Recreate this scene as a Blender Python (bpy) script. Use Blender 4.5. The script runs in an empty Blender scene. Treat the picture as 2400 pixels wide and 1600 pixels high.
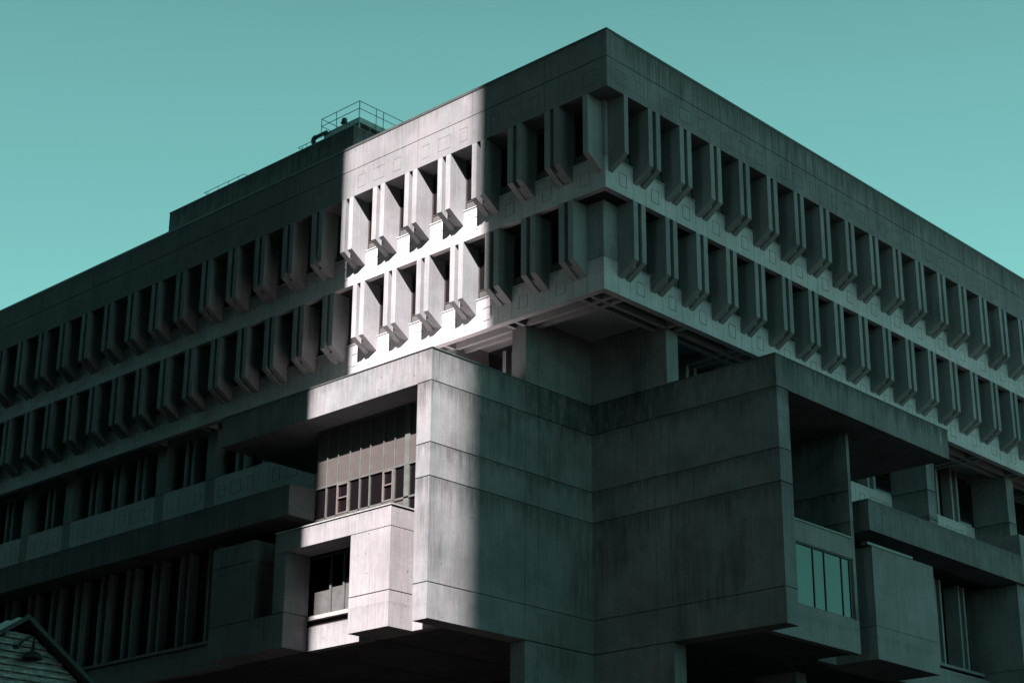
import bpy, bmesh, math, random
from mathutils import Vector, Matrix
random.seed(7)
R = math.radians
scene = bpy.context.scene
COL = scene.collection

# ------------------------------------------------------------------ camera
def basis(yaw, pitch, roll):
    f = Vector((math.cos(pitch)*math.cos(yaw), math.cos(pitch)*math.sin(yaw), math.sin(pitch)))
    r = Vector((math.sin(yaw), -math.cos(yaw), 0)); u = r.cross(f)
    c, s = math.cos(roll), math.sin(roll)
    return c*r + s*u, -s*r + c*u, f
cam_d = bpy.data.cameras.new('camera'); cam = bpy.data.objects.new('camera', cam_d); COL.objects.link(cam)
rr, uu, ff = basis(R(43.13029), R(19.67776), R(0.33785))
m = Matrix((rr, uu, -ff)).transposed().to_4x4(); m.translation = Vector((-49.9698, -41.6866, 0.0))
cam.matrix_world = m
cam_d.sensor_width = 36.0; cam_d.lens = 4111.9*36/2400
cam_d.shift_x = -9.386/2400; cam_d.shift_y = 99.5/2400
cam_d.clip_start = 0.1; cam_d.clip_end = 5000
scene.camera = cam

# ------------------------------------------------------------------ sky, sun, exposure
SUN_TRAVEL = Vector((1.0, 0.59, -0.94)).normalized()
SUN_EL = math.asin(-SUN_TRAVEL.z)
SUN_ROT = math.atan2(-SUN_TRAVEL.x, -SUN_TRAVEL.y)
world = bpy.data.worlds.new('World'); scene.world = world; world.use_nodes = True
nt = world.node_tree; nt.nodes.clear()
sky = nt.nodes.new('ShaderNodeTexSky'); sky.sky_type = 'NISHITA'; sky.sun_disc = False
sky.sun_elevation = SUN_EL; sky.sun_rotation = SUN_ROT % (2*math.pi)
sky.air_density = 1.0; sky.dust_density = 0.3; sky.ozone_density = 1.5; sky.altitude = 0
mul = nt.nodes.new('ShaderNodeMix'); mul.data_type = 'RGBA'; mul.blend_type = 'MULTIPLY'; mul.inputs[0].default_value = 1
mul.inputs[7].default_value = (0.42, 1.0, 0.80, 1)
bgn = nt.nodes.new('ShaderNodeBackground'); bgn.inputs[1].default_value = 0.063
wo = nt.nodes.new('ShaderNodeOutputWorld')
bw = nt.nodes.new('ShaderNodeRGBToBW'); nt.links.new(sky.outputs[0], bw.inputs[0])
tc = nt.nodes.new('ShaderNodeMix'); tc.data_type = 'RGBA'; tc.inputs[0].default_value = 0.7     # teal grade of the air
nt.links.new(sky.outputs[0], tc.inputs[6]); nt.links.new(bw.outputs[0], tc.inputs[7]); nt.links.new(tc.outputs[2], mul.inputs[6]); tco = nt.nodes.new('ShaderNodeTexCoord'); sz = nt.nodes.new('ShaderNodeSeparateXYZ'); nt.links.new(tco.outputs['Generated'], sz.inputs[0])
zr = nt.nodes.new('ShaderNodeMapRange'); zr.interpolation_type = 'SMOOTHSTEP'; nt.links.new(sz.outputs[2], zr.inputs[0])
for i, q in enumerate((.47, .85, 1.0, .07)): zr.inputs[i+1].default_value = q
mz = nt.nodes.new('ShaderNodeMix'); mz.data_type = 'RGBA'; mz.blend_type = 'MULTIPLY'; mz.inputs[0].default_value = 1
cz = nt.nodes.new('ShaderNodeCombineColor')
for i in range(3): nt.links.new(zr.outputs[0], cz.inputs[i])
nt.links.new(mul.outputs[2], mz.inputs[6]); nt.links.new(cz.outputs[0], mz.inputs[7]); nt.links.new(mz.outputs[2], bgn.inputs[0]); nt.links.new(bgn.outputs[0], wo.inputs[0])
sun_d = bpy.data.lights.new('sun', 'SUN'); sun_d.energy = 5.0; sun_d.angle = R(0.58); sun_d.color = (1.0, 0.91, 0.86)
sun = bpy.data.objects.new('sun', sun_d); COL.objects.link(sun)
sun.rotation_euler = SUN_TRAVEL.to_track_quat('-Z', 'Y').to_euler(); sun.location = (-60, -40, 120)
scene.view_settings.view_transform = 'Standard'; scene.view_settings.look = 'None'
scene.view_settings.exposure = 1.9; scene.view_settings.gamma = 1.0
scene.render.engine = 'CYCLES'
scene.cycles.max_bounces = 6; scene.cycles.diffuse_bounces = 1; scene.cycles.glossy_bounces = 3
scene.render.resolution_x = 1024; scene.render.resolution_y = 682

# ------------------------------------------------------------------ materials
class N:
    def __init__(s, name):
        s.m = bpy.data.materials.new(name); s.m.use_nodes = True; s.t = s.m.node_tree; s.t.nodes.clear()
        s.out = s.n('ShaderNodeOutputMaterial'); s.b = s.n('ShaderNodeBsdfPrincipled'); s.l(s.b.outputs[0], s.out.inputs[0])
        s.pos = s.n('ShaderNodeNewGeometry').outputs['Position']
    def n(s, t, **k):
        x = s.t.nodes.new(t)
        for a, b in k.items(): setattr(x, a, b)
        return x
    def l(s, a, b): s.t.links.new(a, b)
    def scale(s, v, off=(0, 0, 0)):
        x = s.n('ShaderNodeMapping'); x.inputs['Scale'].default_value = v; x.inputs['Location'].default_value = off
        s.l(s.pos, x.inputs[0]); return x.outputs[0]
    def noise(s, v, det=3, rough=0.6, off=(0, 0, 0)):
        x = s.n('ShaderNodeTexNoise'); x.inputs['Scale'].default_value = 1; x.inputs['Detail'].default_value = det; x.inputs['Roughness'].default_value = rough
        s.l(s.scale(v, off), x.inputs['Vector']); return x.outputs['Fac']
    def math(s, op, a, b=None, c=None, clamp=False):
        x = s.n('ShaderNodeMath', operation=op); x.use_clamp = clamp
        for i, q in enumerate((a, b, c)):
            if q is None: continue
            if isinstance(q, (int, float)): x.inputs[i].default_value = q
            else: s.l(q, x.inputs[i])
        return x.outputs[0]
    def rng(s, v, a, b, c, d, smooth=True):
        x = s.n('ShaderNodeMapRange'); x.interpolation_type = 'SMOOTHSTEP' if smooth else 'LINEAR'
        s.l(v, x.inputs[0])
        for i, q in enumerate((a, b, c, d)): x.inputs[i+1].default_value = q
        return x.outputs[0]

def concrete(name, base, streak=0.35, blotch=0.25, tops=(), light_runs=0.0, bump=0.004, holes=True, dark_top=0.5, warm=0.0, patches=0.0, vary=0.0, corner=0.0):
    s = N(name)
    f = s.rng(s.noise((7, 7, .3), 5, .75), .3, .7, 1-streak*.8, 1+streak*.5)
    f2 = s.rng(s.noise((24, 24, .9), 4, .75), .3, .72, 1-streak*.8, 1+streak*.6)
    bl = s.rng(s.noise((.5, .5, .6), 5, .65, (3, 9, 2)), .3, .7, 1-blotch, 1+blotch*.7)
    gr = s.rng(s.noise((22, 22, 22), 2, .7), .25, .75, .9, 1.1)
    v = s.math('MULTIPLY', s.math('MULTIPLY', f, f2), s.math('MULTIPLY', bl, gr))
    xyz = s.n('ShaderNodeSeparateXYZ'); s.l(s.pos, xyz.inputs[0])
    for (zt, ln) in tops:       # rain runs starting under a coping or ledge, their length set by noise along the wall
        a = s.noise((2.2, 2.2, .05), 5, .75, (zt, 0, 0)); ll = s.math('MULTIPLY', s.rng(a, .32, .7, .05, 1.0), ln)
        t = s.math('DIVIDE', s.math('SUBTRACT', zt, xyz.outputs[2]), ll)
        inside = s.rng(t, 0.0, 1.1, 1, 0); below = s.math('GREATER_THAN', t, -.02)
        k = s.math('MULTIPLY', s.math('MULTIPLY', inside, below), s.rng(s.noise((9, 9, .2), 3, .7), .3, .65, .25, 1))
        v = s.math('MULTIPLY', v, s.math('SUBTRACT', 1, s.math('MULTIPLY', k, dark_top)))
    if patches:     # damp, soot-dark areas broken into runs
        pa = s.rng(s.noise((.28, .28, .2), 3, .6, (11, 3, 6)), .5, .66, 0, 1); pb = s.rng(s.noise((5, 5, .3), 4, .75, (2, 8, 1)), .38, .62, .15, 1)
        v = s.math('MULTIPLY', v, s.math('SUBTRACT', 1, s.math('MULTIPLY', s.math('MULTIPLY', pa, pb), patches)))
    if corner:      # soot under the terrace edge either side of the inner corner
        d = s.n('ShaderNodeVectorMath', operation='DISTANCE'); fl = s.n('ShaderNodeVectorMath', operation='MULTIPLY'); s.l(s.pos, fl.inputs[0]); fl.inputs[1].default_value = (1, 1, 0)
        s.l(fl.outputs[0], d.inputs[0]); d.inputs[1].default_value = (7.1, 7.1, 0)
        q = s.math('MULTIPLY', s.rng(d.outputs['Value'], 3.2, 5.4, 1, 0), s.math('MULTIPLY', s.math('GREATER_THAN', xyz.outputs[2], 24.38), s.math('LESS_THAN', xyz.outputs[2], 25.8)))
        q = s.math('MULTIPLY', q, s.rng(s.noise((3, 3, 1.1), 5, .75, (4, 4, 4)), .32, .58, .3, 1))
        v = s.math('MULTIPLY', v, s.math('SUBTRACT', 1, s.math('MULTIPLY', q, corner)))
    if light_runs:
        a = s.rng(s.noise((4.5, 4.5, .22), 3, .7, (5, 5, 5)), .6, .72, 0, light_runs)
        v = s.math('MULTIPLY', v, s.math('ADD', 1, a))
    if holes:
        vo = s.n('ShaderNodeTexVoronoi'); vo.inputs['Scale'].default_value = 1.6; s.l(s.scale((1, 1, 1)), vo.inputs['Vector'])
        h = s.rng(vo.outputs['Distance'], .04, .075, .4, 1.0); v = s.math('MULTIPLY', v, h)
    if vary:
        oi = s.n('ShaderNodeObjectInfo'); v = s.math('MULTIPLY', v, s.rng(oi.outputs['Random'], 0, 1, 1-vary, 1+vary*.7, False))
    mx = s.n('ShaderNodeMix', data_type='RGBA', blend_type='MULTIPLY'); mx.inputs[0].default_value = 1
    tint = s.n('ShaderNodeMix', data_type='RGBA'); s.l(s.rng(s.noise((.9, .9, .3), 3, .6, (7, 1, 4)), .35, .65, 0, 1), tint.inputs[0])
    tint.inputs[6].default_value = (base*(1.02+warm), base*(.99), base*(1.07), 1); tint.inputs[7].default_value = (base*(.97+warm), base, base*1.09, 1)
    s.l(tint.outputs[2], mx.inputs[6]); cc = s.n('ShaderNodeCombineColor')
    for i in range(3): s.l(v, cc.inputs[i])
    s.l(cc.outputs[0], mx.inputs[7]); s.l(mx.outputs[2], s.b.inputs['Base Color'])
    s.b.inputs['Roughness'].default_value = .9; s.b.inputs['Specular IOR Level'].default_value = .25
    bp = s.n('ShaderNodeBump'); bp.inputs['Strength'].default_value = .5; bp.inputs['Distance'].default_value = bump*4
    s.l(s.noise((14, 14, 1.2), 3, .7), bp.inputs['Height']); s.l(bp.outputs[0], s.b.inputs['Normal'])
    return s.m

def plain(name, col, rough=.6, metal=0.0, spec=.5, var=.15):
    s = N(name); v = s.rng(s.noise((3, 3, 3), 3, .6), .3, .7, 1-var, 1+var)
    mx = s.n('ShaderNodeMix', data_type='RGBA', blend_type='MULTIPLY'); mx.inputs[0].default_value = 1
    mx.inputs[6].default_value = (*col, 1); cc = s.n('ShaderNodeCombineColor')
    for i in range(3): s.l(v, cc.inputs[i])
    s.l(cc.outputs[0], mx.inputs[7]); s.l(mx.outputs[2], s.b.inputs['Base Color'])
    s.b.inputs['Roughness'].default_value = rough; s.b.inputs['Metallic'].default_value = metal; s.b.inputs['Specular IOR Level'].default_value = spec
    return s.m
def glass(name, col, rough=.06, coat=0.0, ior=1.5):
    s = N(name); s.b.inputs['Base Color'].default_value = (*col, 1); s.b.inputs['Roughness'].default_value = rough
    s.b.inputs['IOR'].default_value = ior; s.b.inputs['Metallic'].default_value = coat
    bp = s.n('ShaderNodeBump'); bp.inputs['Strength'].default_value = .06; bp.inputs['Distance'].default_value = .02
    s.l(s.noise((.8, .8, .8), 2, .5), bp.inputs['Height']); s.l(bp.outputs[0], s.b.inputs['Normal'])
    return s.m
M = {}
M['parapet'] = concrete('parapet_concrete', .19, .1, .12, tops=((39.24, 1.6),), dark_top=.22, patches=.15)
M['parapet_r'] = concrete('stained_parapet_concrete', .21, .16, .16, tops=((39.24, 2.9),), dark_top=.62, patches=.35, light_runs=.25)
M['strip'] = concrete('precast_concrete', .48, .12, .14, bump=.002, tops=((33.95, .5), (29.89, .5)), dark_top=.25, warm=.04)
M['fin'] = concrete('fin_concrete', .27, .12, .12, bump=.002, holes=False, warm=-.01, patches=.25, vary=.14)
M['post'] = concrete('post_concrete', .28, .2, .16, bump=.002)
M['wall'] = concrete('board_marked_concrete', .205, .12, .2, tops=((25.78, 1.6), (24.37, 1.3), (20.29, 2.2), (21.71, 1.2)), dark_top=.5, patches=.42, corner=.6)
M['canopyl'] = concrete('canopy_concrete', .205, .12, .18, tops=((25.78, 1.2),), dark_top=.3, patches=.3)
M['hood'] = concrete('weathered_concrete', .185, .22, .2, tops=((25.78, 1.6),), dark_top=.65, light_runs=1.1, patches=.5)
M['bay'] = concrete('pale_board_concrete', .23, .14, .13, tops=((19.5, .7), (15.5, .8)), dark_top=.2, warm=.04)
M['beam'] = concrete('terrace_beam_concrete', .15, .22, .2, tops=((21.66, .9),), dark_top=.3, light_runs=.3)
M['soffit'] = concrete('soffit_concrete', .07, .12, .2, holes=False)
M['roofhouse'] = concrete('penthouse_concrete', .18, .42, .25, tops=((49.47, 3.5),), dark_top=.55)
M['dark'] = plain('dark_infill', (.02, .02, .02), .9)
M['glass'] = glass('dark_glass', (.012, .013, .014), .05)
M['glass_sun'] = glass('dusty_glass', (.006, .005, .006), .06, ior=1.3)
M['mirror'] = glass('reflective_glass', (.085, .115, .11), .03, coat=1.0)
M['blind'] = plain('grey_blind', (.075, .075, .078), .7)
M['panel'] = plain('rose_grey_panel', (.066, .056, .056), .6, var=.05)
M['alu'] = plain('grey_aluminium', (.085, .09, .088), .5, .0)
M['alu_pink'] = plain('painted_frame', (.13, .105, .105), .5)
M['frame'] = plain('bronze_frame', (.05, .042, .042), .5)
M['flash'] = plain('zinc_flashing', (.12, .135, .135), .45, .3); M['coping'] = plain('dark_coping', (.06, .065, .065), .5, .2)
M['sill'] = plain('pale_sill', (.3, .3, .3), .5)
M['steel'] = plain('galvanised_steel', (.09, .16, .16), .5, .4)
M['steel_light'] = plain('pale_steel', (.28, .36, .36), .5, .2)
M['duct'] = plain('duct_metal', (.07, .09, .09), .45, .5)

# ------------------------------------------------------------------ mesh helpers
def quad(bm, pts):
    try: return bm.faces.new([bm.verts.new(p) for p in pts])
    except ValueError: return None
def box(bm, x0, x1, y0, y1, z0, z1):
    v = [bm.verts.new((x, y, z)) for x in (x0, x1) for y in (y0, y1) for z in (z0, z1)]
    for f in ((0, 1, 3, 2), (4, 6, 7, 5), (0, 4, 5, 1), (2, 3, 7, 6), (0, 2, 6, 4), (1, 5, 7, 3)):
        bm.faces.new([v[i] for i in f])
def P(side, a, b, z): return (a, b, z) if side == 'R' else (b, a, z)
def sheet(bm, side, b0, a0, a1, z0, z1, rects):
    """front face of a wall: a grid of cells, recessed where a rect (u0,u1,v0,v1,depth) covers them"""
    rects = [r for r in rects if r[1] > a0+1e-4 and r[0] < a1-1e-4 and r[3] > z0+1e-4 and r[2] < z1-1e-4]
    A = sorted({a0, a1} | {round(min(max(q, a0), a1), 4) for r in rects for q in r[:2]})
    Z = sorted({z0, z1} | {round(min(max(q, z0), z1), 4) for r in rects for q in r[2:4]})
    nA, nZ = len(A)-1, len(Z)-1
    D = [[0.0]*nZ for _ in range(nA)]
    for r in rects:
        for i in range(nA):
            ca = (A[i]+A[i+1])/2
            if not r[0] < ca < r[1]: continue
            for j in range(nZ):
                cz = (Z[j]+Z[j+1])/2
                if r[2] < cz < r[3]: D[i][j] = max(D[i][j], r[4])
    for i in range(nA):
        j = 0
        while j < nZ:                                   # merge cells upward where every neighbour agrees
            d = b0+D[i][j]; k = j
            if A[i+1]-A[i] > 1e-6:
                quad(bm, [P(side, A[i], d, Z[j]), P(side, A[i+1], d, Z[j]), P(side, A[i+1], d, Z[j+1]), P(side, A[i], d, Z[j+1])])
            if i+1 < nA and abs(D[i][j]-D[i+1][j]) > 1e-5:
                e = b0+D[i+1][j]; quad(bm, [P(side, A[i+1], d, Z[j]), P(side, A[i+1], e, Z[j]), P(side, A[i+1], e, Z[j+1]), P(side, A[i+1], d, Z[j+1])])
            if j+1 < nZ and abs(D[i][j]-D[i][j+1]) > 1e-5:
                e = b0+D[i][j+1]; quad(bm, [P(side, A[i], d, Z[j+1]), P(side, A[i+1], d, Z[j+1]), P(side, A[i+1], e, Z[j+1]), P(side, A[i], e, Z[j+1])])
            j += 1
G1 = .045
def hj(z, w=G1, d=.06): return (-999, 999, z-w/2, z+w/2, d)
def vj(a, w=.02, d=.03, z0=-999, z1=999): return (a-w/2, a+w/2, z0, z1, d)
def outline(a0, a1, z0, z1, w=.026, d=.025):
    return [(a0, a1, z1-w, z1, d), (a0, a1, z0, z0+w, d), (a0, a0+w, z0, z1, d), (a1-w, a1, z0, z1, d)]
def mass(bm, x0, x1, y0, y1, z0, z1, rx=(), ry=(), top=True, bottom=True):
    """axis-aligned block; rx = recesses on its -X face (in y,z), ry = on its -Y face (in x,z)"""
    sheet(bm, 'L', x0, y0, y1, z0, z1, list(rx)); sheet(bm, 'R', y0, x0, x1, z0, z1, list(ry))
    quad(bm, [(x1, y0, z0), (x1, y1, z0), (x1, y1, z1), (x1, y0, z1)])
    quad(bm, [(x0, y1, z0), (x1, y1, z0), (x1, y1, z1), (x0, y1, z1)])
    if top: quad(bm, [(x0, y0, z1), (x1, y0, z1), (x1, y1, z1), (x0, y1, z1)])
    if bottom: quad(bm, [(x0, y0, z0), (x1, y0, z0), (x1, y1, z0), (x0, y1, z0)])
def tube(bm, p, q, r, n=8):
    p, q = Vector(p), Vector(q); d = (q-p).normalized(); u = d.orthogonal().normalized(); w = d.cross(u)
    ra = []; rb = []
    for i in range(n):
        a = 2*math.pi*i/n; o = u*math.cos(a)*r + w*math.sin(a)*r
        ra.append(bm.verts.new(p+o)); rb.append(bm.verts.new(q+o))
    for i in range(n): bm.faces.new((ra[i], ra[(i+1) % n], rb[(i+1) % n], rb[i]))
    bm.faces.new(ra[::-1]); bm.faces.new(rb)
def lathe(bm, c, prof, n=24, axis='Z'):
    rings = []
    for r, h in prof:
        rings.append([bm.verts.new((c[0]+r*math.cos(2*math.pi*i/n), c[1]+r*math.sin(2*math.pi*i/n), c[2]+h)) for i in range(n)])
    for a, b in zip(rings, rings[1:]):
        for i in range(n): bm.faces.new((a[i], a[(i+1) % n], b[(i+1) % n], b[i]))
def prism(bm, side, a0, a1, prof):
    """side profile (depth,z) extruded along the facade from a0 to a1"""
    A = [bm.verts.new(P(side, a0, b, z)) for b, z in prof]; B = [bm.verts.new(P(side, a1, b, z)) for b, z in prof]
    n = len(prof)
    for i in range(n): bm.faces.new((A[i], A[(i+1) % n], B[(i+1) % n], B[i]))
    bm.faces.new(A[::-1]); bm.faces.new(B)
def obj(name, bm, mat, parent=None, smooth=False, weld=True, loc=None):
    if weld: bmesh.ops.remove_doubles(bm, verts=bm.verts, dist=.0004)
    bmesh.ops.recalc_face_normals(bm, faces=bm.faces)
    me = bpy.data.meshes.new(name); bm.to_mesh(me); bm.free()
    me.materials.append(M[mat] if isinstance(mat, str) else mat)
    if smooth:
        for p in me.polygons: p.use_smooth = True
    o = bpy.data.objects.new(name, me); COL.objects.link(o)
    if parent: o.parent = parent
    if loc: o.location = loc
    return o
def empty(name, label, cat, group=None, loc=(0, 0, 0)):
    o = bpy.data.objects.new(name, None); COL.objects.link(o); o.location = loc
    o['label'] = label; o['category'] = cat
    if group: o['group'] = group
    return o
def new(): return bmesh.new()
def copy(o, parent, loc=None):
    c = o.copy(); COL.objects.link(c); c.parent = parent
    if loc is not None: c.location = loc
    return c

# ------------------------------------------------------------------ the big concrete building
PIT = 2.18; GRID = lambda k: 2.73 + 4.36*k; GW = .82; F = 4.06
LY, LX = 112.0, 72.0                       # far ends of the left and right facades
bld = empty('concrete_building', 'huge grey concrete office building with rows of slanted fins, partly sunlit', 'building')
def part(name, mat, f, label=None, **k):
    bm = new(); f(bm); o = obj(name, bm, mat, bld, **k)
    if label: o['label'] = label
    return o

# parapet with joints and the outlines of its form boxes
def para_rects(end):
    r = [hj(37.97, .035, .05), vj(.26, z0=36, z1=39.3)]
    k = 0
    while GRID(k) < end:
        g = GRID(k); r += [vj(g), vj(g+GW)]
        mid = g - 1.77                      # centre of the panel between two joint pairs
        for o0, w in ((-1.23, .255), (0, .39), (1.23, .255)):
            if mid+o0-w > .3: r += outline(mid+o0-w, mid+o0+w, 36.88, 37.54, .018, .02)
        k += 1
    return r
part('parapet', 'parapet', lambda bm: mass(bm, 0, 1.2, 0, LY, 36.54, 39.24, rx=[q for q in para_rects(60)], ry=[(1.2, 1.2001, 0, 0, 0)][:0]))
part('parapet', 'parapet_r', lambda bm: mass(bm, 1.2, LX, 0, 1.2, 36.54, 39.24, ry=para_rects(60)))
def para_corner(bm):
    sheet(bm, 'R', 0, 0, 1.2, 36.54, 39.24, para_rects(5))
bld_par = [o for o in bld.children if o.name.startswith('parapet')]
# the first parapet block already carries a -Y face (0..1.2): give it the joints too
bmx = new(); bmx.from_mesh(bld_par[0].data)
bmesh.ops.delete(bmx, geom=[f for f in bmx.faces if abs(f.calc_center_median().y) < 1e-4 and abs(f.normal.y) > .9], context='FACES')
sheet(bmx, 'R', 0, 0, 1.2, 36.54, 39.24, para_rects(5))
bmesh.ops.remove_doubles(bmx, verts=bmx.verts, dist=.0004); bmesh.ops.recalc_face_normals(bmx, faces=bmx.faces); bmx.to_mesh(bld_par[0].data); bmx.free()
def coping(bm):
    box(bm, -.025, .5, -.025, LY, 39.24, 39.30); box(bm, .5, LX, -.025, .5, 39.24, 39.30)
    box(bm, -.028, -.003, .5, LY, 39.17, 39.24); box(bm, .5, LX, -.028, -.003, 39.17, 39.24)
part('coping', 'coping', coping)
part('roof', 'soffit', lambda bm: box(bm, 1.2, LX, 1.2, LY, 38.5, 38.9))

# upper body behind the windows
def body(bm):
    box(bm, 1.22, LX, 1.22, LY, 32.482, 38.5)
    box(bm, 2.12, LX, 2.12, LY, 28.862, 32.48)
part('inner_wall', 'dark', body)

# spandrel strips
def strip_rects(zb, ztop, a_from):
    r = []
    k = 0
    while 2.72+PIT*k < 62:
        a = 2.72+PIT*k; r += [vj(a, .02, .03), vj(a+GW, .02, .03)]
        c = a-.68
        if c-.27 > a_from+.1: r += outline(c-.27, c+.27, zb+.36, zb+1.0, .036, .03)
        k += 1
    return r
def strip(zb, zt, b, T):
    def f(bm):
        rr = strip_rects(zb, zt, b)
        mass(bm, b, b+T, b+T, LY, zb, zt, rx=rr); mass(bm, b, LX, b, b+T, zb, zt, ry=rr)
    return f
part('spandrel', 'strip', strip(32.48, 33.95, .9, .3), 'upper row of panels between the two rows of windows')
part('spandrel', 'strip', strip(28.41, 29.89, 1.8, .34), 'lower row of panels under the second row of windows')
# corner posts
def posts(bm):
    jz = [hj(33.93, .03, .03)]
    mass(bm, .9, 1.1, .9, 1.1, 33.95, 36.54)
part('corner_post', 'post', posts)
part('corner_post', 'post', lambda bm: mass(bm, 1.8, 2.715, 1.8, 2.715, 29.91, 32.48))
part('corner_post', 'post', lambda bm: (box(bm, 1.12, 2.1, 1.12, 2.1, 33.95, 36.54)))

# fins: a pair of blades and the web between them, cut away at a slant underneath
def fin_mesh(side, single=False):
    bm = new(); D = 1.04
    blade = [(0, 0), (0, -2.71), (.9, -3.29), (.9, -2.59), (D, -2.59), (D, 0)]
    web = [(.36, 0), (.36, -2.90), (.88, -3.20), (.9, -2.59), (D, -2.59), (D, 0)]
    if single: prism(bm, side, .55, .82, blade)
    else:
        prism(bm, side, 0, .29, blade); prism(bm, side, .53, .82, blade); prism(bm, side, .29, .53, web)
    return bm
fins = {}
def put_fin(side, k, row):
    key = (side, row == 0 and k == 0)
    a = .54+PIT*k; loc = P(side, a, .9*row, 36.54-F*row)
    if key not in fins:
        fins[key] = obj('fin_pair' if not key[1] else 'corner_fin', fin_mesh(side, key[1]), 'fin', bld, weld=False, loc=loc)
    else: copy(fins[key], bld, loc)
for side, n in (('L', 27), ('R', 19)):
    for row in (0, 1):
        for k in range(1 if row else 0, n): put_fin(side, k, row)

# windows between the fins
wins = {}
def window_mesh(side):
    fr = new(); a1 = 1.36; z0, z1 = 33.99-36.54, 0.0
    def bar(x0, x1, y0, y1, b0=1.0, b1=1.06):
        p = [P(side, a, b, z) for a in (x0, x1) for b in (b0, b1) for z in (y0, y1)]
        xs = [q[0] for q in p]; ys = [q[1] for q in p]; box(fr, min(xs), max(xs), min(ys), max(ys), y0, y1)
    bar(0, .06, z0, z1); bar(a1-.06, a1, z0, z1); bar(.06, a1-.06, z0, z0+.06); bar(.06, a1-.06, z1-.22, z1)
    bar(.06, a1-.06, z0+.42, z0+.47); bar(.62, .67, z0+.47, z1-.22)
    pn = new(); q = [P(side, a, 1.045, z) for a, z in ((.06, z0+.47), (a1-.06, z0+.47), (a1-.06, z1-.22), (.06, z1-.22))]; quad(pn, q)
    bl = new(); q = [P(side, a, 1.03, z) for a, z in ((.06, z0+.06), (a1-.06, z0+.06), (a1-.06, z0+.42), (.06, z0+.42))]; quad(bl, q)
    si = new(); p0 = P(side, 0, .86, 0); p1 = P(side, a1, 1.05, 0)
    box(si, min(p0[0], p1[0]), max(p0[0], p1[0]), min(p0[1], p1[1]), max(p0[1], p1[1]), 33.955-36.54, 33.99-36.54)
    return fr, pn, bl, si
def put_window(side, k, row):
    loc = P(side, 1.36+PIT*k, .9*row, 36.54-F*row)
    if side not in wins:
        fr, pn, bl, si = window_mesh(side)
        w = obj('window', fr, 'frame', bld, weld=False, loc=loc)
        kids = [obj('pane', pn, 'glass_sun', w), obj('spandrel_panel', bl, 'blind', w), obj('sill', si, 'strip', w)]
        wins[side] = (w, kids)
    else:
        w0, kids = wins[side]; w = copy(w0, bld, loc)
        for q in kids: copy(q, w)
for side, n in (('L', 27), ('R', 19)):
    for row in (0, 1):
        for k in range(row, n): put_window(side, k, row)

# coffered ceiling under the overhang
def coffers(bm):
    zb, zt = 28.412, 28.86
    box(bm, 1.8, LX, 1.8, LY, zt, zt+.002)
    e = 0
    for o in (.0, .56):                        # every beam is a pair of ribs with a groove between them
        box(bm, 2.74+o, 2.92+o, 2.14, LY, zb, zt); box(bm, 2.14, LX, 2.74+o, 2.92+o, zb+.004, zt)
    k = 0
    while GRID(k) < 60:
        g = GRID(k)
        for o in (.02, .58):
            if k: box(bm, 2.14, 5.2, g+o, g+o+.18, zb+.008, zt); box(bm, g+o, g+o+.18, 2.14, 5.2, zb+.012, zt)
        k += 1
M['ceiling'] = concrete('ceiling_concrete', .37, .1, .1, holes=False)
part('coffered_ceiling', 'ceiling', coffers, weld=False)

# ---- the cross-shaped wall that carries the corner, and the two masses that grow out of it
JZ = [hj(15.95), hj(20.3), hj(21.72), hj(24.38)]
AJ = JZ + [vj(2.73), vj(3.55), hj(14.48, .03)]
AJ2 = [vj(3.55), hj(25.79)]
def wallA(bm):
    mass(bm, -2.95, 7.1, 7.1, 7.92, 14.47, 25.78, rx=JZ, ry=AJ)
part('projecting_wall', 'wall', wallA, 'tall wall left of the inner corner, its outer edge in the sun')
def wallB(bm):
    mass(bm, 7.1, 7.92, -2.95, 7.92, 14.47, 25.78, rx=AJ+[vj(1.44, z0=20.3, z1=21.72)], ry=JZ)
part('projecting_wall', 'wall', wallB, 'tall shaded wall right of the inner corner')
part('pier', 'wall', lambda bm: mass(bm, 2.73, 7.1, 7.1, 7.92, 25.8, 28.87, ry=AJ2+[vj(4.89)]))
part('pier', 'wall', lambda bm: mass(bm, 7.1, 7.92, 2.74, 7.92, 25.8, 28.87, rx=AJ2))
part('pier', 'wall', lambda bm: mass(bm, 2.73, 7.1, 7.1, 7.92, -1.7, 14.45, ry=AJ2))
part('pier', 'wall', lambda bm: mass(bm, 7.1, 7.92, 2.74, 7.92, -1.7, 14.45, rx=AJ2))
def canL(bm):
    mass(bm, -2.95, -2.55, 7.92, 20.99, 24.38, 25.78, rx=[vj(12.3, .015, .02), vj(16.6, .015, .02)])
    box(bm, -2.55, 2.7, 7.92, 20.99, 24.382, 24.9); box(bm, -2.55, 2.7, 20.6, 20.99, 24.9, 25.78)
def canR(bm):
    mass(bm, 7.92, 21.02, -2.95, -2.55, 24.38, 25.78)
    box(bm, 7.92, 21.02, -2.55, 2.7, 24.382, 24.9); box(bm, 20.62, 21.02, -2.55, 2.7, 24.9, 25.78)
part('canopy', 'canopyl', canL, 'deep canopy beam on the left, half in sun')
part('canopy', 'hood', canR, 'streaked canopy beam on the right')
M['bounce_sheet'] = plain('pale_bounce', (.8, .74, .73), .9)  # unseen pale sheet added to bounce sunlight onto the ceiling above
part('terrace_floor', 'bounce_sheet', lambda bm: box(bm, -2.54, 2.68, 7.93, 20.59, 24.903, 24.93))
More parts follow.
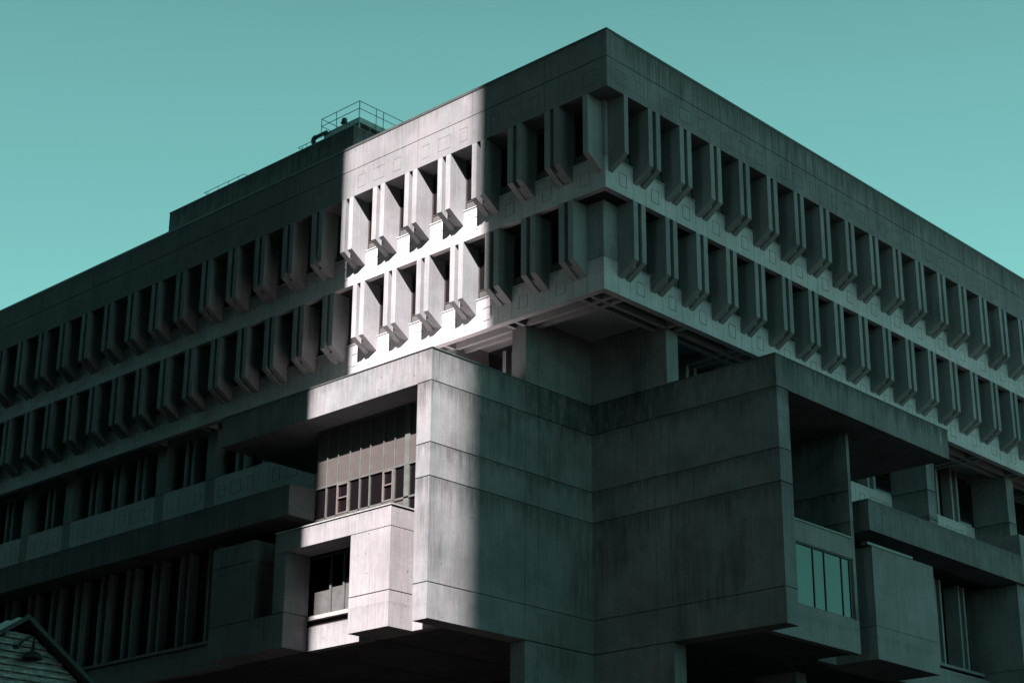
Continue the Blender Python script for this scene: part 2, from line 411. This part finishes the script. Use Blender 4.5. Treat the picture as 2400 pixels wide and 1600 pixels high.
def flash(bm):
    def strip_f(x0, x1, y0, y1, z): box(bm, x0, x1, y0, y1, z, z+.04)
    strip_f(-2.99, -2.6, 7.06, 21.02, 25.781); strip_f(-2.6, 2.68, 7.06, 7.4, 25.781)
    strip_f(7.06, 7.4, -2.99, 2.68, 25.781); strip_f(7.4, 21.05, -2.99, -2.6, 25.781)
part('flashing', 'flash', flash)

# ---- left mass: balcony, box, window bays
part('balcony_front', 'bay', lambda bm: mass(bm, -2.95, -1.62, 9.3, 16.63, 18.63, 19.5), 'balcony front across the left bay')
part('balcony_cap', 'sill', lambda bm: (box(bm, -3.0, -2.5, 9.25, 16.63, 19.5, 19.55), box(bm, -2.5, -1.5, 9.25, 9.6, 19.5, 19.55)))
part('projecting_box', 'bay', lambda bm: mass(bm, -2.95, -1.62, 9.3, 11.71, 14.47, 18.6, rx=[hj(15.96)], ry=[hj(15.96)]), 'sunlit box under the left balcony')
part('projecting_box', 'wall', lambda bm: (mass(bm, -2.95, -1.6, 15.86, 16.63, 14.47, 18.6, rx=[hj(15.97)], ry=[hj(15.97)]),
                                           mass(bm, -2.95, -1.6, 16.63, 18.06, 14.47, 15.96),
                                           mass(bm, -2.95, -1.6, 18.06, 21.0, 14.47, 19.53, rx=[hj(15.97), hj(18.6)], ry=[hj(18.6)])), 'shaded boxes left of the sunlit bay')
part('window_apron', 'bay', lambda bm: mass(bm, -1.6, -1.2, 7.93, 15.86, 14.471, 15.5))
part('window_sill', 'sill', lambda bm: (box(bm, -1.68, -1.3, 11.71, 15.86, 15.78, 15.95),))
def louvre(bm):
    box(bm, -1.42, -1.3, 11.71, 15.86, 15.5, 15.78)
    for i in range(3): box(bm, -1.5, -1.42, 11.71, 15.86, 15.54+.08*i, 15.57+.08*i)
part('louvre', 'frame', louvre)
# lower left bay window
def glazing(bm, side, b, a0, a1, z0, z1):
    quad(bm, [P(side, a0, b, z0), P(side, a1, b, z0), P(side, a1, b, z1), P(side, a0, b, z1)])
def bar(bm, side, a0, a1, b0, b1, z0, z1):
    p, q = P(side, a0, b0, z0), P(side, a1, b1, z1)
    box(bm, min(p[0], q[0]), max(p[0], q[0]), min(p[1], q[1]), max(p[1], q[1]), z0, z1)
def bay_window(name_label, side, b, a0, a1, z0, z1, mull, trans, glassmat, framemat='alu', mw=.07, panels=None, opens=(), mp=.05):
    fr = new()
    bar(fr, side, a0, a1, b-.05, b+.04, z0, z0+.06); bar(fr, side, a0, a1, b-.05, b+.04, z1-.06, z1)
    for m_ in mull:
        w = mw if not isinstance(m_, tuple) else m_[1]; c = m_ if not isinstance(m_, tuple) else m_[0]
        bar(fr, side, c-w/2, c+w/2, b-mp, b+.04, z0+.06, z1-.06)
    for t in trans: bar(fr, side, a0, a1, b-.06, b+.04, t-.035, t+.035)
    w = obj('window', fr, framemat, bld); w['label'] = name_label
    g = new(); glazing(g, side, b+.02, a0, a1, z0+.05, trans[0] if trans else z1-.05); obj('pane', g, glassmat, w)
    if trans:
        g = new(); glazing(g, side, b+.02, a0, a1, trans[0], z1-.05); obj('panel', g, panels or glassmat, w)
    for (c0, c1, y0, y1, ym) in opens:
        f = new()
        for q in ((c0, c0+.055, y0, y1), (c1-.055, c1, y0, y1), (c0+.055, c1-.055, y0, y0+.055), (c0+.055, c1-.055, y1-.055, y1), (c0+.055, c1-.055, ym-.025, ym+.025)):
            bar(f, side, q[0], q[1], b-.075, b+.0, q[2], q[3])
        obj('casement', f, 'alu_pink', w)
    return w
bay_window('wide window above the sunlit balcony with rose grey upper panels', 'L', -1.45, 7.93, 15.86, 19.6, 24.37,
           [15.12, (14.4, .05), (13.62, .05), 12.94, 12.31, (11.47, .05), (10.77, .06), (10.0, .3)], [21.69], 'glass_sun', 'alu', .06, panels='panel',
           opens=((13.65, 14.38, 20.28, 21.64, 21.0), (10.82, 11.44, 20.28, 21.64, 21.0)))
part('window_apron', 'alu', lambda bm: box(bm, -1.5, -1.4, 8.2, 15.86, 20.2, 20.28))
part('window_apron', 'panel', lambda bm: box(bm, -1.44, -1.4, 10.1, 10.8, 19.6, 20.2))
w = bay_window('recessed window with pale blinds under the left balcony', 'L', -1.4, 11.71, 15.86, 15.95, 18.6, [14.64, 13.78, 12.9], [], 'glass', 'alu', .1)
def blinds(bm):
    for a0, a1, z in ((14.72, 15.72, 17.05), (13.86, 14.56, 17.12), (12.98, 13.7, 17.4), (11.8, 12.8, 17.0)):
        glazing(bm, 'L', -1.385, a0, a1, 16.0, z)
bm = new(); blinds(bm); obj('blind', bm, 'blind', w)
# terrace beam running far along the left
tj = [vj(q, .02, .03) for q in (24.55, 25.35, 28.93, 29.72, 33.27, 34.1, 38.4, 42.0, 42.8, 50.7, 51.5)]
part('terrace_beam', 'beam', lambda bm: mass(bm, -2.95, -1.46, 15.87, LY, 20.28, 21.66, rx=tj), 'long dark terrace beam running away to the left')
# lower left windows under the terrace beam
def lowleft(bm):
    mass(bm, -1.75, -1.3, 21.02, LY, 14.47, 15.62)
part('window_apron', 'bay', lowleft)
part('window_sill', 'bay', lambda bm: box(bm, -1.85, -1.0, 21.02, LY, 15.66, 15.8))
def long_glass(side, b, a0, a1, z0, z1, lab):
    g = new(); glazing(g, side, b, a0, a1, z0, z1); o = obj('window_glass', g, 'glass', bld); o['label'] = lab
long_glass('L', -1.12, 16.6, LY, 15.8, 20.28, 'dark glass behind the tall mullions of the lower left bay')
def mull_pair(side, a, b0, dep, z0, z1, w=.82, t=.2):
    bm = new(); bar(bm, side, a, a+t, b0, b0+dep, z0, z1); bar(bm, side, a+w-t, a+w, b0, b0+dep, z0, z1); bar(bm, side, a+t, a+w-t, b0+.36, b0+dep, z0, z1)
    return obj('mullion_pair', bm, 'post', bld, weld=False)
m0 = None
for k in range(-1, 17):
    a = 24.52+PIT*k
    if m0 is None: m0 = mull_pair('L', 0, 0, .5, 0, 4.46, .82, .15)
    else: m0 = copy(m0, bld)
    m0.location = (-1.6, a, 15.81)
# ---- set-back storey on the left: columns, panels, mullions
colL = [2, 6, 7, 9, 10, 12, 13, 15, 16]
for k in colL:
    part('column', 'post', lambda bm: mass(bm, 2.75, 4.93, GRID(k), GRID(k)+GW, 23.2 if k > 5 else 25.8, 28.41, rx=[hj(25.78)], ry=[hj(25.78)]))
def set_rects(a_off=0):
    r = [(-999, 999, 25.66, 25.68, .02)]
    for k in range(4, 20):
        g = GRID(k); r += [vj(g), vj(g+GW)]
        mid = g+GW+1.77
        for o0, w_ in ((-1.17, .28), (0, .41), (1.17, .28)): r += outline(mid+o0-w_, mid+o0+w_, 24.63, 25.33, .04, .03)
    return r
def lstrip(bm):
    ys = [20.99]+[q for k in colL if k > 5 for q in (GRID(k), GRID(k)+GW)]+[LY]
    for i in range(0, len(ys), 2): mass(bm, 2.75, 3.3, ys[i]+.002, ys[i+1]-.002, 22.6, 25.78, rx=set_rects())
part('spandrel', 'strip', lstrip, 'panelled band of the set-back storey on the left')
long_glass('L', 3.5, 20.99, LY, 25.78, 28.86, 'dark glass of the set-back storey on the left')
long_glass('L', 4.90, 7.93, 20.9, 25.7, 28.86, 'dark glass in the sunlit gap above the left canopy')
m1 = None
for k in range(8, 25):
    if any(abs((2.72+PIT*k)-GRID(q)) < .5 for q in colL): continue
    m1 = mull_pair('L', 0, 0, .6, 0, 2.62, .82, .2) if m1 is None else copy(m1, bld)
    m1.location = (2.95, 2.72+PIT*k, 25.79)
m1n = copy(m1, bld, (4.4, 9.27, 25.79)); m1n = copy(m1, bld, (4.4, 13.63, 25.79))
# ---- right mass
def capR(bm): box(bm, 7.93, 14.27, -1.65, -1.2, 19.5, 19.57)
part('balcony_front', 'bay', lambda bm: mass(bm, 7.93, 14.27, -1.6, -1.3, 18.6, 19.5), 'plain balcony front across the right bay')
part('balcony_cap', 'flash', capR)
part('window_apron', 'bay', lambda bm: mass(bm, 7.93, 14.5, -1.6, -1.2, 14.47, 15.9))
bay_window('window reflecting the teal sky in the right bay', 'R', -1.5, 7.93, 14.2, 15.9, 18.6, [(9.96, .1), 11.33, 12.18, 13.5, (14.15, .1)], [], 'mirror', 'frame', .05, mp=.02)
part('blade_wall', 'wall', lambda bm: mass(bm, 14.28, 14.5, -1.6, 4.9, 15.9, 24.38, rx=[hj(20.28), hj(21.7), vj(-.2, .02, .03, 20.3, 24.4), vj(1.3, .02, .03)]), 'thin blade wall standing in the right bay')
def boxR(bm):
    mass(bm, 15.9, 21.1, -1.6, 1.2, 14.47, 19.5, rx=[hj(15.93)], ry=[hj(15.93, .025, .03), vj(17.74, .02, .03, 15.95, 19.5)])
part('projecting_box', 'bay', boxR, 'pale plain box hanging on the right')
part('box_cap', 'flash', lambda bm: box(bm, 15.5, 19.3, -1.64, -1.3, 19.5, 19.62))
part('terrace_beam', 'beam', lambda bm: mass(bm, 15.83, 29.92, -1.6, -.1, 20.22, 21.66, ry=[vj(24.5, .015, .02)]), 'terrace beam with pale runs on the right')
part('window_apron', 'bay', lambda bm: mass(bm, 14.5, 15.9, .55, .9, 14.47, 15.8))
part('window_apron', 'bay', lambda bm: mass(bm, 21.1, 29.6, .55, .9, 14.47, 15.6))
part('window_sill', 'bay', lambda bm: box(bm, 21.1, 29.6, .75, 1.3, 15.82, 15.96))
long_glass('R', 1.9, 14.5, 29.6, 15.9, 20.3, 'dark glass of the lower right bay')
for a in (23.4, 25.7, 28.0):
    bm = new(); 
    for q in (0, .5) if a > 23.5 else (.3,): bar(bm, 'R', a+q, a+q+.15, 1.0, 1.8, 15.96, 20.22)
    obj('mullion_pair', bm, 'post', bld, weld=False)
part('pier', 'wall', lambda bm: mass(bm, 29.62, 30.4, -1.4, 7.9, -1.7, 20.2, rx=[hj(15.95), vj(1.0, .02, .03)]))
part('projecting_box', 'bay', lambda bm: mass(bm, 29.96, 36, -1.6, 1.2, 20.24, 22.8))
# set-back storey on the right
for k in (3, 6, 8, 10, 12):
    part('column', 'wall' if k < 8 else 'wall', lambda bm: mass(bm, GRID(k), GRID(k)+GW, 2.75, 4.9, 21.0, 28.41, rx=[hj(25.76), hj(24.2), vj(3.55)], ry=[hj(25.76), hj(24.2)]))
def rstrip(bm):
    xs = [7.93]+[q for k in (3, 6, 8, 10, 12) for q in (GRID(k), GRID(k)+GW)]+[LX]
    for i in range(0, len(xs), 2): mass(bm, xs[i]+.002, xs[i+1]-.002, 4.9, 5.4, 22.6, 25.78, ry=set_rects())
part('spandrel', 'strip', rstrip, 'panelled band of the set-back storey on the right')
long_glass('R', 5.6, 7.93, LX, 25.78, 28.86, 'dark glass of the set-back storey on the right')
m2 = None
for k in list(range(3, 18)):
    a = 2.72+PIT*k
    if any(abs(a-GRID(q)) < .5 for q in (3, 6, 8, 10)): continue
    m2 = mull_pair('R', 0, 0, .6, 0, 3.05, .8, .2) if m2 is None else copy(m2, bld)
    m2.location = (a, 4.98, 25.79)
# inner volumes that close the building off behind the bays
def inner(bm):
    box(bm, 4.95, LX, 7.93, LY, 15.0, 28.4)
    box(bm, 3.75, 4.95, 20.9, LY, 22.6, 28.4)
    box(bm, 7.93, LX, 5.75, 7.93, 15.0, 28.4)
    box(bm, -1.38, 4.95, 7.93, 15.87, 15.0, 24.37)
    box(bm, -.68, 4.95, 15.87, LY, 15.0, 20.4)
    box(bm, 14.5, LX, 2.0, 5.75, 15.0, 20.4); box(bm, 7.93, 14.28, -1.28, 5.75, 15.0, 18.7)
    box(bm, 9, LX, 9, LY, -1.7, 14.5)
part('inner_wall', 'dark', inner, weld=False)
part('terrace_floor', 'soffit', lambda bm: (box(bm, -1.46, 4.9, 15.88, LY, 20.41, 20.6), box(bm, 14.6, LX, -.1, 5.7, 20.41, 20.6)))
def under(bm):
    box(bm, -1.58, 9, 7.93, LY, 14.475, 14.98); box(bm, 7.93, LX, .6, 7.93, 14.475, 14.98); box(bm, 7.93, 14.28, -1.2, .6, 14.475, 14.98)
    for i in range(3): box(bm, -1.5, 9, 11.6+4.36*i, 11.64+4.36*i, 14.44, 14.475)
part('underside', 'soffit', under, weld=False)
part('column', 'wall', lambda bm: mass(bm, 15.95, 16.75, 2.74, 5, -1.7, 14.47))
part('column', 'wall', lambda bm: mass(bm, 2.73, 5, 24.55, 25.35, -1.7, 14.47))

# ---- penthouse on the roof
ph = part('penthouse', 'roofhouse', lambda bm: mass(bm, 11.2, 45, 28.93, 47.0, 38.9, 49.43,
     rx=[vj(q, .03, .04) for q in (33.2, 34.05, 41.95, 42.75)], ry=[vj(q, .03, .04) for q in (12.0, 13.4, 15.8)]))
bm = new(); box(bm, 11.17, 45, 28.9, 47.03, 49.43, 49.49); obj('coping', bm, 'flash', ph)

# ------------------------------------------------------------------ rooftop platform, duct and low rail
pf = empty('rooftop_platform', 'steel maintenance platform with a two-bar guard rail on the corner of the penthouse', 'platform', loc=(11.6, 28.95, 49.5))
def pt(x, y, z): return (x-11.6, y-28.95, z-49.5)
bm = new(); box(bm, .12, 7, .1, 3.3, .42, .78); obj('deck', bm, 'steel_light', pf)
bm = new()
for x, y in ((.15, .15), (3.2, .15), (6, .15), (.15, 3.1), (3.2, 3.1)): box(bm, x, x+.1, y, y+.1, .0, .42)
box(bm, .14, 7, .13, .17, .0, .06); obj('support', bm, 'steel_light', pf)
bm = new()
for y in (0, 2.05, 3.43): tube(bm, (0, y, .1 if y < 1 else .5), (0, y, 1.76), .022)
for z in (1.27, 1.76): tube(bm, (0, 0, z), (0, 3.43, z), .022); tube(bm, (0, 0, z), (7, 0, z), .022); tube(bm, (0, 3.43, z), (7, 3.43, z), .022)
for x in (1.37, 1.95, 3.6, 5.2): tube(bm, (x, 0, .5), (x, 0, 1.76), .022)
for x in (3.6, 6.5): tube(bm, (x, 3.43, .5), (x, 3.43, 1.76), .022)
obj('guard_rail', bm, 'steel', pf)
bm = new()
tube(bm, (-.05, .92, .55), (-.05, 4.0, .5), .018)
for y in (.92, 1.7, 2.7, 3.9): tube(bm, (-.05, y, .25), (-.05, y, .55), .015)
for x0, x1, z in ((.05, .93, .4), (1.0, 1.55, .4), (1.6, 2.3, .4)): tube(bm, (x0, .05, z), (x1, .05, z), .018); tube(bm, (x1, .05, z), (x1, .05, .03), .018)
obj('side_frame', bm, 'steel_light', pf)
bm = new(); tube(bm, (.02, 1.1, .6), (.02, 1.1, 1.05), .012); obj('antenna', bm, 'steel', pf)
bm = new(); tube(bm, (.5, .5, .78), (.5, .5, 2.2), .006); obj('antenna', bm, 'steel', pf)
dct = empty('exhaust_duct', 'dark round exhaust duct with a drooping elbow beside the rooftop platform', 'duct', loc=(11.5, 32.8, 49.8))
bm = new(); tube(bm, (.15, -.9, .46), (.1, .1, .42), .11, 14)
for i in range(7):
    a0, a1 = R(-90+i*22), R(-90+(i+1)*22); c = (.1, .1)
    p0 = (.1, .1+.2*math.cos(a0), .22-.2*math.sin(a0)); p1 = (.1, .1+.2*math.cos(a1), .22-.2*math.sin(a1)); tube(bm, p0, p1, .15, 14)
obj('pipe', bm, 'duct', dct, weld=False)
bm = new(); lathe(bm, (.25, -2.35, .55), [(0, .34), (.12, .33), (.17, .24), (.17, .1), (.22, .06), (.22, 0), (0, 0)], 16); obj('fan_housing', bm, 'duct', dct)
for i, (y0, y1, lab) in enumerate(((39.5, 43.55, 'low pipe rail near the far left end of the penthouse roof'), (32.9, 34.2, 'short low pipe rail beside the exhaust duct'))):
    bm = new(); x = 11.35
    tube(bm, (x, y0, 49.86), (x, y1, 49.86), .02)
    n = 4 if i == 0 else 2
    for j in range(n):
        y = y0+.5+(y1-y0-.9)*j/(n-1); tube(bm, (x, y, 49.49), (x, y, 49.86), .016)
    tube(bm, (x, y0, 49.86), (x+.8, y0, 49.86), .02); tube(bm, (x, y1, 49.86), (x+.8, y1, 49.86), .02)
    tube(bm, (x+.8, y0, 49.49), (x+.8, y0, 49.86), .02); tube(bm, (x+.8, y1, 49.49), (x+.8, y1, 49.86), .02)
    o = obj('pipe_rail', bm, 'steel'); o['label'] = lab; o['category'] = 'rail'; o['group'] = 'low pipe rails on the penthouse roof'

# ------------------------------------------------------------------ wooden shed with a barn lamp, bottom left
s = N('old_painted_boards')
pl = s.rng(s.noise((2.2, 2.2, 26), 4, .75), .3, .7, .35, 1.3); pl2 = s.rng(s.noise((7, 7, 60), 3, .8, (1, 2, 3)), .42, .6, .35, 1.05)
v = s.math('MULTIPLY', pl, pl2); rp = s.n('ShaderNodeMix', data_type='RGBA'); s.l(v, rp.inputs[0])
rp.inputs[6].default_value = (.035, .04, .04, 1); rp.inputs[7].default_value = (.6, .62, .62, 1)
s.l(rp.outputs[2], s.b.inputs['Base Color']); s.b.inputs['Roughness'].default_value = .85; M['boards'] = s.m
M['roofmetal'] = plain('ribbed_roof_metal', (.25, .3, .3), .35, .5)
M['trim'] = plain('dark_trim', (.014, .026, .026), .6)
shed = empty('wooden_shed', 'weathered wooden clapboard shed with a metal gable roof in front of the building', 'shed', loc=(-34.5, -15.95, -1.7))
H = 7.84; SL = .69; W = 3.2; EZ = H - SL*W; PL = 7.0
bm = new()                                      # clapboards: each course a tilted board, cut by the gable
z = 0.0; ch = .11
random.seed(3)
while z < H-.25:
    z1 = min(z+ch, H-.2)
    def half(zz): return min(W-.15, (H-.12-zz)/SL)
    h0, h1 = half(z), half(z1)
    if h1 > 0:
        x = -h0
        cuts = sorted([random.uniform(-h0, h0) for _ in range(2)])
        xs = [-h0]+cuts+[h0]
        for a, b in zip(xs, xs[1:]):
            o = random.uniform(0, .012)
            t0, t1 = (-h1 if a == -h0 else a), (h1 if b == h0 else b)
            v = [bm.verts.new(q) for q in ((a+.003, .03-.065-o, z), (b-.003, .03-.065-o, z), (t1-.003, .03-.015, z1), (t0+.003, .03-.015, z1), (a+.003, .06, z), (b-.003, .06, z), (t1-.003, .06, z1), (t0+.003, .06, z1))]
            for f in ((0, 1, 2, 3), (4, 7, 6, 5), (0, 4, 5, 1), (3, 2, 6, 7), (0, 3, 7, 4), (1, 5, 6, 2)): bm.faces.new([v[i] for i in f])
    z += ch
obj('gable_wall', bm, 'boards', shed, weld=False)
bm = new(); box(bm, -W+.15, -W+.25, .06, PL, 0, EZ+.02); box(bm, W-.25, W-.15, .06, PL, 0, EZ+.02); box(bm, -W+.15, W-.15, PL, PL+.1, 0, EZ)
obj('side_wall', bm, 'boards', shed)
for sx in (-1, 1):
    bm = new(); n = 44; yy0 = -.18
    for i in range(n):                          # corrugations run down the slope
        y0 = yy0+(PL+.4)*i/n; y1 = yy0+(PL+.4)*(i+1)/n; d0, d1 = (.0, .03) if i % 2 else (.03, .0)
        quad(bm, [(0, y0, H+d0), (0, y1, H+d1), (sx*(W+.2), y1, H-SL*(W+.2)+d1), (sx*(W+.2), y0, H-SL*(W+.2)+d0)])
    quad(bm, [(0, yy0, H-.05), (0, PL+.18, H-.05), (sx*(W+.2), PL+.18, H-.05-SL*(W+.2)), (sx*(W+.2), yy0, H-.05-SL*(W+.2))])
    obj('roof_slope', bm, 'roofmetal', shed)
    bm = new(); quad(bm, [(0, yy0, H-.055), (0, PL+.18, H-.055), (sx*(W+.2), PL+.18, H-.055-SL*(W+.2)), (sx*(W+.2), yy0, H-.055-SL*(W+.2))]); obj('eave_shade', bm, 'dark', shed)  # near-black sheet: shade under the overhang put into its colour
    bm = new()
    v = [(0, yy0, H+.035), (sx*(W+.22), yy0, H+.035-SL*(W+.22)), (sx*(W+.22), yy0, H-.05-SL*(W+.22)), (0, yy0, H-.05)]
    A = [bm.verts.new(p) for p in v]; B = [bm.verts.new((p[0], p[1]-.03, p[2])) for p in v]
    bm.faces.new(A); bm.faces.new(B[::-1])
    for i in range(4): bm.faces.new((A[i], B[i], B[(i+1) % 4], A[(i+1) % 4]))
    obj('rake_board', bm, 'trim', shed)
lamp = empty('barn_lamp', 'dark gooseneck barn lamp on the gable of the wooden shed', 'lamp', loc=(-34.36, -16.14, 5.52))
lathe_prof = [(0, .2), (.025, .2), (.03, .1), (.04, .06), (.08, .045), (.13, .015), (.16, -.02), (.17, -.06), (.172, -.075), (.165, -.07), (.1, -.01), (.0, .02)]
bm = new(); lathe(bm, (0, 0, 0), lathe_prof, 28); obj('lamp_shade', bm, 'dark', lamp, smooth=True)
bm = new(); pts = [(-.2, .2, .12), (-.14, .1, .22), (-.06, .02, .3), (0, 0, .3), (0, 0, .19)]
for a, b in zip(pts, pts[1:]): tube(bm, a, b, .014, 8)
obj('arm', bm, 'dark', lamp, weld=False)
bm = new(); tube(bm, (-.22, .17, .11), (-.22, .24, .11), .055, 16); obj('wall_mount', bm, 'dark', lamp)

# ------------------------------------------------------------------ towers behind the viewer: their edges cut the slice of sunlight
M['tower'] = plain('tower_stone', (.05, .048, .046), .9, var=.2)
sdir = Vector((SUN_TRAVEL.x, SUN_TRAVEL.y, 0)).normalized(); wdir = Vector((-sdir.y, sdir.x, 0))
def tower(label, s0, s1, w0, w1, h):
    root = empty('office_tower', label, 'tower', loc=tuple(sdir*((s0+s1)/2)+wdir*((w0+w1)/2)+Vector((0, 0, -1.7))))
    root.rotation_euler = (0, 0, math.atan2(wdir.y, wdir.x))       # local x = wdir, local y = -sdir
    hw, hs = (w1-w0)/2, (s1-s0)/2
    b = new(); box(b, -hw, hw, -hs, hs, 0, h); obj('wall', b, 'tower', root)
    b = new()
    z = 5
    while z < h-4:
        for i in range(int(2*hw/3)):
            x = -hw+1+i*3.0
            quad(b, [(x, -hs-.02, z), (x+1.6, -hs-.02, z), (x+1.6, -hs-.02, z+2.2), (x, -hs-.02, z+2.2)])
        z += 4
    obj('window', b, 'glass', root, weld=False)
    return root
tower('tall stone office tower behind the viewer on the left', -66, -30, 16.46/1.161, 125, 165)
tower('tall stone office tower close behind the viewer', -96, -69, -55, 7.62/1.161, 178)

def block(label, x0, x1, y0, y1, h, face):  # unseen city blocks, added to hold back low sky light
    root = empty('sky_blocker', label, 'building', loc=((x0+x1)/2, (y0+y1)/2, -1.7), group='unseen blocks added around the plaza to cut sky light')
    hx, hy = (x1-x0)/2, (y1-y0)/2
    b = new(); box(b, -hx, hx, -hy, hy, 0, h); obj('wall', b, 'tower', root)
    b = new(); n = int((2*hx if face == 'Y' else 2*hy)/3.4)
    for zz in range(4, int(h)-3, 4):
        for i in range(n):
            if face == 'Y': x = -hx+1+3.4*i; quad(b, [(x, hy+.02, zz), (x+1.8, hy+.02, zz), (x+1.8, hy+.02, zz+2.2), (x, hy+.02, zz+2.2)])
            else: y = -hy+1+3.4*i; quad(b, [(hx+.02, y, zz), (hx+.02, y+1.8, zz), (hx+.02, y+1.8, zz+2.2), (hx+.02, y, zz+2.2)])
    obj('window', b, 'glass', root, weld=False)
block('long unseen block added to cut sky light on the right side of the plaza', -10, 120, -110, -80, 17, 'Y')
block('unseen block added to cut sky light farther along the right side', 125, 260, -120, -80, 20, 'Y')
block('unseen block added to cut sky light beyond the far left end of the plaza', -130, -62, 95, 260, 62, 'X')
# ------------------------------------------------------------------ ground
s = N('plaza_brick'); br = s.n('ShaderNodeTexBrick'); s.l(s.scale((2.2, 2.2, 2.2)), br.inputs['Vector'])
br.inputs['Color1'].default_value = (.045, .035, .03, 1); br.inputs['Color2'].default_value = (.035, .03, .028, 1); br.inputs['Mortar'].default_value = (.03, .03, .03, 1)
s.l(br.outputs[0], s.b.inputs['Base Color']); s.b.inputs['Roughness'].default_value = .9; M['ground'] = s.m
bm = new(); quad(bm, [(-1500, -1500, -1.7), (1500, -1500, -1.7), (1500, 1500, -1.7), (-1500, 1500, -1.7)])
g = obj('ground', bm, 'ground'); g['kind'] = 'structure'
